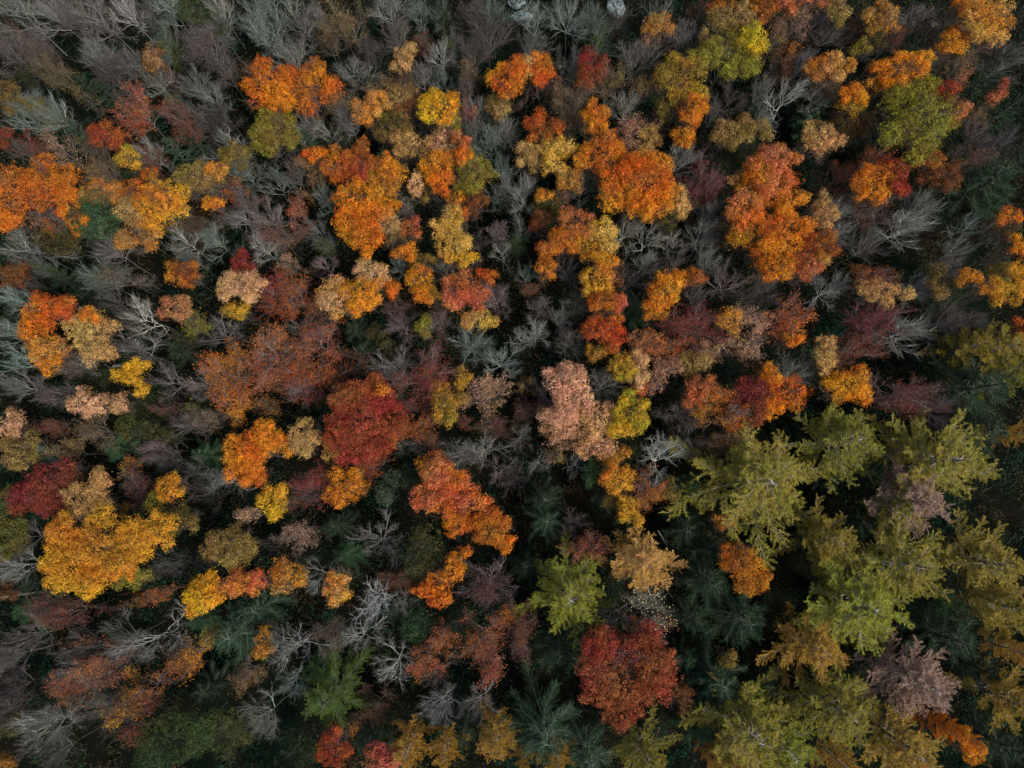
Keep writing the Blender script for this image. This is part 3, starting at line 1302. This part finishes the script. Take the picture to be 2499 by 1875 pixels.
# parse the catalogue
TREES = []
org = (0, 0)
for ln in CATALOGUE.strip().splitlines():
    ln = ln.strip()
    if not ln: continue
    if ln[0] == '[':
        org = tuple(int(v) for v in ln.strip('[]').split(',')); continue
    name = None
    if '|' in ln: ln, name = [s.strip() for s in ln.split('|', 1)]
    tk = ln.split()
    x, y = map(float, tk[1].split(','))
    rr = [float(v) for v in tk[2].split(',')]
    if len(rr) == 1: rr = [rr[0], rr[0]]
    rot, cols, hh, fl = 0.0, None, None, set()
    for t in tk[3:]:
        if '/' in t or t in PAL: cols = t.split('/')
        elif t[0] == 'h' and t[1:].isdigit(): hh = float(t[1:])
        elif t.lstrip('-').isdigit(): rot = float(t)
        else: fl.add(t)
    if tk[0] == '+':
        TREES[-1]['more'].append((x, y, rr[0], rr[1], rot)); continue
    TREES.append(dict(k=tk[0], x=x, y=y, r=rr, rot=rot, c=cols, h=hh, fl=fl, name=name, org=org, more=[]))

NAMES = {'L': ('broadleaf_tree', 'tree', 'leafy broadleaf trees in autumn colours'),
         'S': ('sparse_tree', 'tree', 'half bare trees with thin autumn leaves'),
         'F': ('twiggy_tree', 'tree', 'fine twigged trees with a haze of small leaves'),
         'B': ('bare_tree', 'bare tree', 'leafless trees among the coloured crowns'),
         'I': ('ivy_clad_tree', 'tree', 'ivy covered bare trees'),
         'E': ('evergreen_tree', 'evergreen tree', 'round evergreen trees'),
         'D': ('spruce_tree', 'conifer', 'dark conifers of the forest'),
         'C': ('larch_tree', 'larch', 'larches turning gold')}
KIND = {'L': 'leafy', 'S': 'half-bare', 'F': 'fine-twigged', 'B': 'bare', 'I': 'ivy-clad', 'E': 'evergreen', 'D': 'spruce', 'C': 'larch'}

for i, t in enumerate(TREES):
    k = t['k']; rx, ry = t['r']
    rm_src = (rx + ry) / 2 * 0.3765
    r_m = rm_src * 105 / FPX
    H = t['h']
    if H is None:
        H = {'L': 15.5 + 0.8 * r_m, 'S': 15.5 + 0.6 * r_m, 'F': 15.0 + 0.6 * r_m, 'B': 14.5 + 0.75 * r_m, 'I': 13.0, 'E': 15.0,
             'D': 15.0 + 0.7 * r_m, 'C': 18.0 + 0.6 * r_m}[k] + random.uniform(-0.6, 0.6)
    H = min(H, 25.0)
    c1 = PAL[t['c'][0]][0]; c2 = PAL[t['c'][-1]][0]
    nm, cat, grp = NAMES[k]
    seed = 5000 + i
    if k in 'LE':
        rows = [(t['x'], t['y'], rx, ry, t['rot'])] + t['more']
        lobes = []
        for j, (lx, ly, lrx, lry, lrot) in enumerate(rows):
            s = 0.3765 / FPX
            rz = 0.5 * (lrx + lry) / 2 * s * 105 * 1.05 + 0.7
            cz = H - rz - (0.5 if j else 0.0)
            wx, wy, dep, px = place(lx, ly, t['org'], cz)
            g = (1.10 if t['more'] else 1.2) if k == 'L' else 1.12
            ax_, ay_ = lrx * s * dep * g, lry * s * dep * g
            rm = (ax_ + ay_) / 2
            if rm > 1.3 and k == 'L':                      # uneven outline: a smaller core with boughs of its own round it
                lr = random.Random(seed * 31 + j)
                lobes.append([wx, wy, cz, ax_ * .84, ay_ * .84, rz, -R(lrot)])
                ns_ = 3 if rm < 2.2 else 5
                a0 = lr.random() * 6.28
                for q in range(ns_):
                    a_ = a0 + q * 6.283 / ns_ + lr.uniform(-.45, .45)
                    f_ = lr.uniform(.62, .86); q_ = lr.uniform(.30, .46)
                    ex, ey = math.cos(a_) * ax_ * f_, math.sin(a_) * ay_ * f_
                    ca, sa = math.cos(-R(lrot)), math.sin(-R(lrot))
                    lobes.append([wx + ex * ca - ey * sa, wy + ex * sa + ey * ca, cz + lr.uniform(-.5, .25) * rz,
                                  rm * q_, rm * q_ * lr.uniform(.8, 1.25), rz * lr.uniform(.45, .7), 0])
            else:
                lobes.append([wx, wy, cz, ax_, ay_, rz, -R(lrot)])
        wx, wy = lobes[0][0], lobes[0][1]
        root = root_at(nm, wx, wy, cat, grp)
        gz = root.location.z
        for l in lobes: l[0] -= wx; l[1] -= wy; l[2] -= gz
        dens = 1.0
        kw = {}
        if k == 'E': kw = dict(leaf=0.10, per=20, loose=0.22)
        me = leafy_mesh(lobes, seed, dens, **kw)
        link('crown', me, root, jit(c1), jit(c2))
        core = BARE['n'][i % len(BARE['n'])]
        lx_, ly_ = lobes[0][3] / (.84 if len(lobes) > 1 + len(t['more']) else 1), lobes[0][4] / (.84 if len(lobes) > 1 + len(t['more']) else 1)
        sc = (max(0.2, lx_ * .93 / core['R']), max(0.2, ly_ * .93 / core['R']), (H - .35) / core['H'])
        rz_ = random.random() * 6.28 if abs(sc[0] / sc[1] - 1) < 0.15 else -R(t['rot'])
        col = jit((.34, .30, .28) if k == 'L' else (.16, .17, .13), .15)
        tcol = tuple(.30 * v + .15 * w for v, w in zip(col, c1))
        if core.get('obj') is None:
            core['obj'] = [link(pn, pm, root, tcol if pn == 'twigs' else col, scale=sc, rotz=rz_) for pn, pm in core['parts']]
        else:
            for po in core['obj']: copy_part(po, root, tcol if po.name.startswith('twigs') else col, sc, rz_)
        t['px'] = place(t['x'], t['y'], t['org'], 10)[3]
    elif k in 'BSFI':
        st = ([f for f in 'kfs' if f in t['fl']] or [None])[0]
        if st is None:
            st = random.choice('nnnfffksss') if k == 'B' else random.choice('nnnf')
        lib = BARE[st]; pr = lib[random.randrange(len(lib))]
        zc = pr['zc'] * H / pr['H']
        wx, wy, dep, px = place(t['x'], t['y'], t['org'], zc + 0.5)
        s = 0.3765 / FPX * dep
        sc = (rx * s / pr['R'] * 1.3, ry * s / pr['R'] * 1.3, H / pr['H'])
        rot = -R(t['rot'])
        if abs(rx / ry - 1) < 0.2: rot = random.random() * 6.28
        root = root_at(nm, wx, wy, cat, grp)
        bc = jit(tuple(v * 1.3 for v in c1), .28) if k == 'B' else {'S': (.40, .33, .32), 'F': (.34, .30, .28), 'I': (.36, .42, .38)}[k]
        if 'sp' in t['fl']: bc = (.45, .44, .40)
        tc = tuple(v * 0.33 for v in bc)
        if k in 'SF': tc = tuple(0.55 * v + 0.12 * w for v, w in zip(tc, c1))
        if k == 'B' and t['c'][0] in ('gp', 'gy'): tc = (bc[0] * .28, bc[1] * .268, bc[2] * .25)
        if pr.get('obj') is None:
            pr['obj'] = [link(pn, pm, root, jit(tc if pn == 'twigs' else bc), scale=sc, rotz=rot) for pn, pm in pr['parts']]
        else:
            for po in pr['obj']: copy_part(po, root, jit(tc if po.name.startswith('twigs') else bc), sc, rot)
        if k in 'SFI':
            rng = np.random.default_rng(seed)
            tips = pr['tips'] * np.array(sc)
            c_, s_ = math.cos(rot), math.sin(rot)
            tips = np.stack([tips[:, 0] * c_ - tips[:, 1] * s_, tips[:, 0] * s_ + tips[:, 1] * c_, tips[:, 2]], 1)
            area = math.pi * rx * ry * s * s
            if k == 'S':
                ntu, per, lf, lo = int(area * 22 + 30), 5, 0.084, 0.20
                if 'sp' in t['fl']: ntu, per, lf, lo = int(area * 4), 1, 0.13, 0.4
                bias = dirnoise(tips / 2.2, rng, 4, 1.3)
                pr_w = np.clip(0.75 + 0.8 * bias, 0.12, 1)
            elif k == 'F':
                ntu, per, lf, lo = int(area * 17 + 20), 6, 0.068, 0.20
                pr_w = np.clip(0.8 + 0.5 * dirnoise(tips / 2.2, rng, 4, 1.5), 0.1, 1)
            else:
                ntu, per, lf, lo = int(area * 16 + 30), 8, 0.09, 0.2
                pr_w = np.ones(len(tips))
            sel = rng.choice(len(tips), size=ntu, p=pr_w / pr_w.sum())
            P = tips[sel]
            if k == 'I':
                P = P * np.array([0.5, 0.5, 1.0]); P[:, 2] = H * (0.45 + 0.45 * rng.random(ntu))
            T = np.clip(0.5 + 0.5 * dirnoise(P / 2.0, rng, 4, 1.4), 0, 1)
            L_ = np.repeat(P, per, 0) + rng.normal(size=(ntu * per, 3)) * lo
            tint = np.stack([np.clip(np.repeat(T, per) + 0.2 * rng.normal(size=ntu * per), 0, 1),
                             np.clip(np.repeat(0.2 + 0.5 * rng.random(ntu), per) + 0.3 * rng.random(ntu * per), 0, 1)], 1)
            nr = rng.normal(size=L_.shape) * 0.6 + np.array([0, 0, 0.8])
            me = leaf_mesh('leaves', L_, nr, lf * (0.7 + 0.6 * rng.random(len(L_))), tint, M_LEAF, 0.62, rng)
            link('ivy' if k == 'I' else 'leaves', me, root, jit(c1), jit(c2))
    else:
        lib = CON[k]; pr = lib[i % len(lib)]
        wx, wy, dep, px = place(t['x'], t['y'], t['org'], H * 0.74)
        s = 0.3765 / FPX * dep
        rad = (rx + ry) / 2 * s * (1.45 if k == 'C' else 1.4)
        sc = (rad / pr['R'], rad / pr['R'], H / pr['H'])
        root = root_at(nm, wx, wy, cat, grp)
        rot = random.random() * 6.28
        bc = (.36, .33, .28) if k == 'C' else (.13, .15, .12)
        if t['c'][0] == 'bg': bc = (.19, .25, .19)
        cc1, cc2 = jit(c1), jit(c2)
        if pr.get('obj') is None:
            pr['obj'] = [link(pn, pm, root, cc1 if pn == 'needles' else bc, cc2 if pn == 'needles' else None, scale=sc, rotz=rot) for pn, pm in pr['parts']]
        else:
            for po in pr['obj']:
                ne = po.name.startswith('needles')
                copy_part(po, root, cc1 if ne else bc, sc, rot, cc2 if ne else None)
    t['root'] = root; t['px'] = (t['org'][0] + t['x'] * .3765, t['org'][1] + t['y'] * .3765); t['r_px'] = (rx + ry) / 2 * .3765

# ------------------------------------------------------------------ labels
def size_word(t):
    r = t['r_px']
    return 'small ' if r < 29 else ('large ' if r > 48 else '')
def phrases(t):
    k = t['k']
    a = PAL[t['c'][0]][1]; c = a
    if k in 'LSF' and len(t['c']) > 1:
        d = PAL[t['c'][1]][1]
        c = a + ' and ' + d if d != a and len(a.split()) + len(d.split()) < 4 else a
    noun = {'L': 'leafy tree', 'S': 'half-bare tree', 'F': 'fine-twigged tree', 'B': 'bare tree', 'I': 'ivy-clad bare tree',
            'E': 'evergreen tree', 'D': 'spruce', 'C': 'larch'}[k]
    s = size_word(t)
    if k == 'I': return [s + noun, noun]
    return [s + c + ' ' + noun, s + a + ' ' + noun, c + ' ' + noun, a + ' ' + noun]
SECT = ['right of', 'below right of', 'below', 'below left of', 'left of', 'above left of', 'above', 'above right of']
marks = [t for t in TREES if t['name']]
def rel(t, m):
    dx, dy = t['px'][0] - m['px'][0], t['px'][1] - m['px'][1]
    return int(round(math.atan2(dy, dx) / (math.pi / 4))) % 8, math.hypot(dx, dy)
for t in TREES: t['ph'] = phrases(t)
used = set(t['name'] for t in marks)
def auto_label(t):
    near = sorted(marks, key=lambda m: rel(t, m)[1])[:50]
    for reach in (12, 50):
        for m in near[:reach]:
            sct, dist = rel(t, m)
            for v, ph in enumerate(t['ph']):
                lab = '%s nearest %s the %s' % (ph, SECT[sct], m['name'])
                if lab in used or len(lab.replace('-', ' ').split()) > 16: continue
                if all(o is t or o is m or o['k'] != t['k'] or o['ph'][v] != ph or rel(o, m)[0] != sct or rel(o, m)[1] > dist * 1.1 for o in TREES):
                    return lab
    # second or third in its direction
    for m in near:
        sct, dist = rel(t, m)
        for v, ph in enumerate(t['ph']):
            rank = sum(1 for o in TREES if o is not t and o is not m and o['k'] == t['k'] and o['ph'][v] == ph and rel(o, m)[0] == sct and rel(o, m)[1] < dist)
            if rank in (1, 2):
                lab = '%s %s nearest %s the %s' % (('second', 'third')[rank - 1], ph, SECT[sct], m['name'])
                if lab not in used and len(lab.replace('-', ' ').split()) <= 16: return lab
    print('LABEL FALLBACK', t['ph'][0]); return t['ph'][0] + ' among its neighbours'
for t in TREES:
    t['label'] = t['name'] or auto_label(t)
    used.add(t['label'])
for t in TREES: t['root']['label'] = t['label']

# ------------------------------------------------------------------ ground and undergrowth
def ground():
    g = np.linspace(-1, 1, 81)
    f = np.sign(g) * (np.abs(g) * 130 + np.abs(g) ** 7 * 2400)
    X, Y = np.meshgrid(f, f + 10)
    Z = 0.5 * np.sin(X * 0.045 + 1.0) * np.cos(Y * 0.05) + 0.2 * np.sin(X * 0.17 + Y * 0.13)
    Z = np.where((np.abs(X) > 200) | (np.abs(Y) > 200), 0.0, Z)
    V = np.stack([X, Y, Z], -1).reshape(-1, 3)
    n = len(g); idx = np.arange(n * n).reshape(n, n)
    Q = np.stack([idx[:-1, :-1], idx[:-1, 1:], idx[1:, 1:], idx[1:, :-1]], -1).reshape(-1, 4)
    m, nt, out = new_mat('forest_floor')
    N, L = nt.nodes.new, nt.links.new
    tc = N('ShaderNodeTexCoord')
    n1 = N('ShaderNodeTexNoise'); n1.inputs['Scale'].default_value = 0.12; n1.inputs['Detail'].default_value = 5
    n2 = N('ShaderNodeTexNoise'); n2.inputs['Scale'].default_value = 5.0; n2.inputs['Detail'].default_value = 4
    L(tc.outputs['Object'], n1.inputs['Vector']); L(tc.outputs['Object'], n2.inputs['Vector'])
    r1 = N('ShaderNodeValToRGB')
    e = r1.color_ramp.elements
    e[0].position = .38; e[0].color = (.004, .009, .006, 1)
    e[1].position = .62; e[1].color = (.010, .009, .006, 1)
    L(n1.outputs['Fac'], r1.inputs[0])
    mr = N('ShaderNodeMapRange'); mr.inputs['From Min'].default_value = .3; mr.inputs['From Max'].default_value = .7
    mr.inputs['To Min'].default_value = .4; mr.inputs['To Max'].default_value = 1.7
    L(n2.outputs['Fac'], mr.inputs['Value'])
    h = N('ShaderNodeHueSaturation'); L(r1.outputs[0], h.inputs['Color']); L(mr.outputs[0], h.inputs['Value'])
    p = N('ShaderNodeBsdfPrincipled'); p.inputs['Roughness'].default_value = 0.95; p.inputs['Specular IOR Level'].default_value = 0.0
    L(h.outputs[0], p.inputs['Base Color'])
    b = N('ShaderNodeBump'); b.inputs['Distance'].default_value = 0.1; L(n2.outputs['Fac'], b.inputs['Height']); L(b.outputs[0], p.inputs['Normal'])
    L(p.outputs[0], out.inputs[0])
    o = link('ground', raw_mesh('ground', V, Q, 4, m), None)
    o['kind'] = 'structure'
ground()

def gzv(X, Y):
    return 0.5 * np.sin(X * 0.045 + 1.0) * np.cos(Y * 0.05) + 0.2 * np.sin(X * 0.17 + Y * 0.13)

def stuff(name, me, label, cat):
    o = link(name, me, None)
    o['kind'] = 'stuff'; o['label'] = label; o['category'] = cat
    return o

def field(X, Y, seed, f=0.25):
    rng = np.random.default_rng(seed); v = 0
    for i in range(6):
        a = rng.random() * 6.28; ff = f * (0.6 + 1.2 * rng.random())
        v = v + np.sin((X * math.cos(a) + Y * math.sin(a)) * ff + rng.random() * 6.28)
    return v / 3.2

# area seen: a rectangle a little wider than the view's footprint on the ground
X0, X1, Y0, Y1 = -112, 112, -64, 104
rng = np.random.default_rng(77)
n = 4200
bx, by = rng.uniform(X0, X1, n), rng.uniform(Y0, Y1, n)
f1 = field(bx, by, 5)
hb = np.clip(1.6 + 2.2 * f1 + rng.random(n) * 3.0, 0.6, 7.0)
br_ = 0.7 + 0.16 * hb + 0.9 * rng.random(n)
per = 58
D = unit(rng.normal(size=(n * per, 3))); D[:, 2] = np.abs(D[:, 2])
C = D * (0.75 + 0.3 * rng.random((n * per, 1)) + 0.25 * dirnoise(D * 3 + np.repeat(bx, per)[:, None], rng)[:, None]) * np.repeat(br_, per)[:, None]
C[:, 0] += np.repeat(bx, per); C[:, 1] += np.repeat(by, per)
C[:, 2] = gzv(C[:, 0], C[:, 1]) + C[:, 2] * 0.8 + np.repeat(np.maximum(hb - br_ * .8, 0.1), per)
tint = np.stack([np.clip(np.repeat(0.5 + 0.7 * field(bx, by, 9, .4) + .3 * rng.normal(size=n), per) + .1 * rng.normal(size=n * per), 0, 1), rng.random(n * per)], 1)
M_UNDER = leaf_material('undergrowth_leaf', 0.2, ((.014, .060, .032), (.060, .048, .020)))
stuff('undergrowth', leaf_mesh('undergrowth', C, rng.normal(size=C.shape) * .6 + np.array([0, 0, 1.0]), 0.19 * (0.6 + 0.8 * rng.random(len(C))), tint, M_UNDER),
      'dark bramble and fern undergrowth covering the forest floor', 'undergrowth')
n = 15000
C = np.stack([rng.uniform(X0, X1, n), rng.uniform(Y0, Y1, n), np.zeros(n)], 1)
C[:, 2] = gzv(C[:, 0], C[:, 1]) + 0.05 + 0.15 * rng.random(n)
M_FALL = leaf_material('fallen_leaf', 0.0, ((.20, .07, .025), (.10, .05, .02)))
stuff('fallen_leaves', leaf_mesh('fallen_leaves', C, rng.normal(size=C.shape) * .3 + np.array([0, 0, 1.0]), 0.07 * (0.6 + 0.8 * rng.random(n)), rng.random((n, 2)), M_FALL),
      'brown and orange fallen leaves lying on the forest floor', 'leaves')
n = 45000
A = np.stack([rng.uniform(X0, X1, n), rng.uniform(Y0, Y1, n), np.zeros(n)], 1)
cl = field(A[:, 0], A[:, 1], 31, .5)
A[:, 2] = gzv(A[:, 0], A[:, 1]) + rng.random(n) * 6
B = A + unit(rng.normal(size=(n, 3)) * 0.7 + np.array([0, 0, 1.1])) * (0.9 + 2.6 * rng.random((n, 1)))
M_BRUSH = leaf_material('brush_twig', 0.0, ((.17, .145, .135), (.08, .075, .06)))
stuff('underbrush', blade_mesh('underbrush', A, B, 0.010 + 0.018 * rng.random(n), M_BRUSH, rng.random((n, 2))),
      'tangle of thin leafless saplings filling the dark gaps between trees', 'underbrush')

# forest that goes on beyond the edges of the view, one mass
def outer():
    rng = np.random.default_rng(3)
    lob, cols = [], []
    Cs, Ns, Ts = [], [], []
    k = 0
    while k < 300:
        x, y = rng.uniform(-135, 135), rng.uniform(-92, 132)
        c, s = math.cos(TILT), math.sin(TILT)
        vz = 14 - CAM_H
        yc = y * c + vz * s; zc = -y * s + vz * c
        u, v = x / -zc * FPX, yc / -zc * FPX
        r = rng.uniform(1.8, 4.2)
        if max(abs(u) - 1249, abs(v) - 937) < 8 + r * 18: continue
        lob.append([x, y, rng.uniform(9, 14), r, r, r * .7 + .5, 0]); k += 1
    for l in lob:
        C, N, T = crown_points([l], rng, 0.34)
        Cs.append(C); Ns.append(N); Ts.append(np.clip(T * .3 + rng.random() * .8, 0, 1))
    C, N, T = np.concatenate(Cs), np.concatenate(Ns), np.concatenate(Ts)
    per = 4
    L_ = np.repeat(C, per, 0) + rng.normal(size=(len(C) * per, 3)) * .35
    tint = np.stack([np.repeat(T, per), rng.random(len(L_))], 1)
    m = leaf_material('outer_leaf', .25, ((.40, .13, .03), (.09, .10, .035)))
    stuff('surrounding_forest', leaf_mesh('surrounding_forest', L_, np.repeat(N, per, 0) + rng.normal(size=L_.shape) * .5, 0.32 * (0.7 + .6 * rng.random(len(L_))), tint, m),
          'autumn forest carrying on beyond the picture on every side', 'forest')
outer()

# ------------------------------------------------------------------ logs and rocks
def log_between(p0, p1, z0, z1, org0, rad, label, color, name='fallen_log', branches=4):
    a = place(p0[0], p0[1], org0, z0); b = place(p1[0], p1[1], org0, z1)
    A = np.array([a[0], a[1], z0]); B = np.array([b[0], b[1], z1])
    root = bpy.data.objects.new(name, None); COL.objects.link(root)
    root.location = A.tolist()
    root['label'] = label; root['category'] = 'log'
    rng = np.random.default_rng(int(p0[0]))
    t = np.linspace(0, 1, 9)[:, None]
    P = (B - A) * t + rng.normal(size=(9, 3)) * 0.05
    link('trunk', tubes_mesh('log_trunk', [(P[None], np.linspace(rad, rad * .45, 9)[None], 8)], M_BARK), root, color)
    for k in range(branches):
        j = 2 + k % 6
        d = unit(unit(B - A) * .6 + unit(rng.normal(size=3)) * .8 + np.array([0, 0, .4]))
        Q = grow(rng, P[j], d, 1.6, 5, .15, .02)
        link('branch', tubes_mesh('log_branch', [(Q[None], np.linspace(rad * .35, rad * .08, 5)[None], 4)], M_BARK), root, color)
log_between((0, 552), (320, 508), .8, 1.1, (0, 1250), .28, 'pale fallen trunk lying left of the big amber crown', (.36, .34, .28))
log_between((945, 120), (1035, 262), 9.5, 4.0, (1250, 1250), .14, 'grey broken trunk leaning right of the golden larch', (.13, .12, .11), 'leaning_dead_trunk')
log_between((1040, 560), (760, 100), 1, 1.2, (1250, 1250), .1, 'thin dead trunk lying in the dark clearing right of the golden larch', (.20, .17, .15))

def boulder(tx, ty, org0, rx, ry, h, seed, label):
    wx, wy, dep, px = place(tx, ty, org0, 1.0)
    rng = np.random.default_rng(seed)
    nu, nv = 44, 26
    u = np.linspace(0, 2 * math.pi, nu, endpoint=False); v = np.linspace(0.02, math.pi * .62, nv)
    U, Vv = np.meshgrid(u, v)
    D = np.stack([np.sin(Vv) * np.cos(U), np.sin(Vv) * np.sin(U), np.cos(Vv)], -1).reshape(-1, 3)
    rad = 1 + .30 * dirnoise(D, rng, 6, 2.4) + .10 * dirnoise(D, rng, 6, 9)
    V = D * rad[:, None] * np.array([rx, ry, h])
    idx = np.arange(nu * nv).reshape(nv, nu)
    Q = np.stack([idx[:-1], idx[1:], np.roll(idx[1:], -1, 1), np.roll(idx[:-1], -1, 1)], -1).reshape(-1, 4)
    me = raw_mesh('boulder', V, Q, 4, M_ROCK)
    o = link('boulder', me, None, loc=(wx, wy, ground_z(wx, wy) + .3))
    o['label'] = label; o['category'] = 'rock'; o['group'] = 'pale rocks at the top edge'
M_ROCK, nt, out = new_mat('lichen_rock')
no = nt.nodes.new('ShaderNodeTexNoise'); no.inputs['Scale'].default_value = 1.6; no.inputs['Detail'].default_value = 6
tc = nt.nodes.new('ShaderNodeTexCoord'); nt.links.new(tc.outputs['Object'], no.inputs['Vector'])
rp = nt.nodes.new('ShaderNodeValToRGB'); rp.color_ramp.elements[0].position = .4; rp.color_ramp.elements[0].color = (.07, .10, .10, 1)
rp.color_ramp.elements[1].position = .6; rp.color_ramp.elements[1].color = (.32, .42, .43, 1)
nt.links.new(no.outputs['Fac'], rp.inputs[0])
pb = nt.nodes.new('ShaderNodeBsdfPrincipled'); pb.inputs['Roughness'].default_value = .8
nt.links.new(rp.outputs[0], pb.inputs['Base Color']); nt.links.new(pb.outputs[0], out.inputs[0])
boulder(25, 5, (1250, 0), 1.7, 1.2, .9, 1, 'pale blue-grey rock on the top edge left of centre')
boulder(55, 85, (1250, 0), 2.0, 0.9, .7, 2, 'flat pale rock just below the one on the top edge')
boulder(680, 25, (1250, 0), 1.7, 2.5, 1.1, 3, 'large frosty pale rock on the top edge right of centre')
print('TREES', len(TREES), 'TRIS', sum(len(m.loops) - 2 * len(m.polygons) for m in bpy.data.meshes))
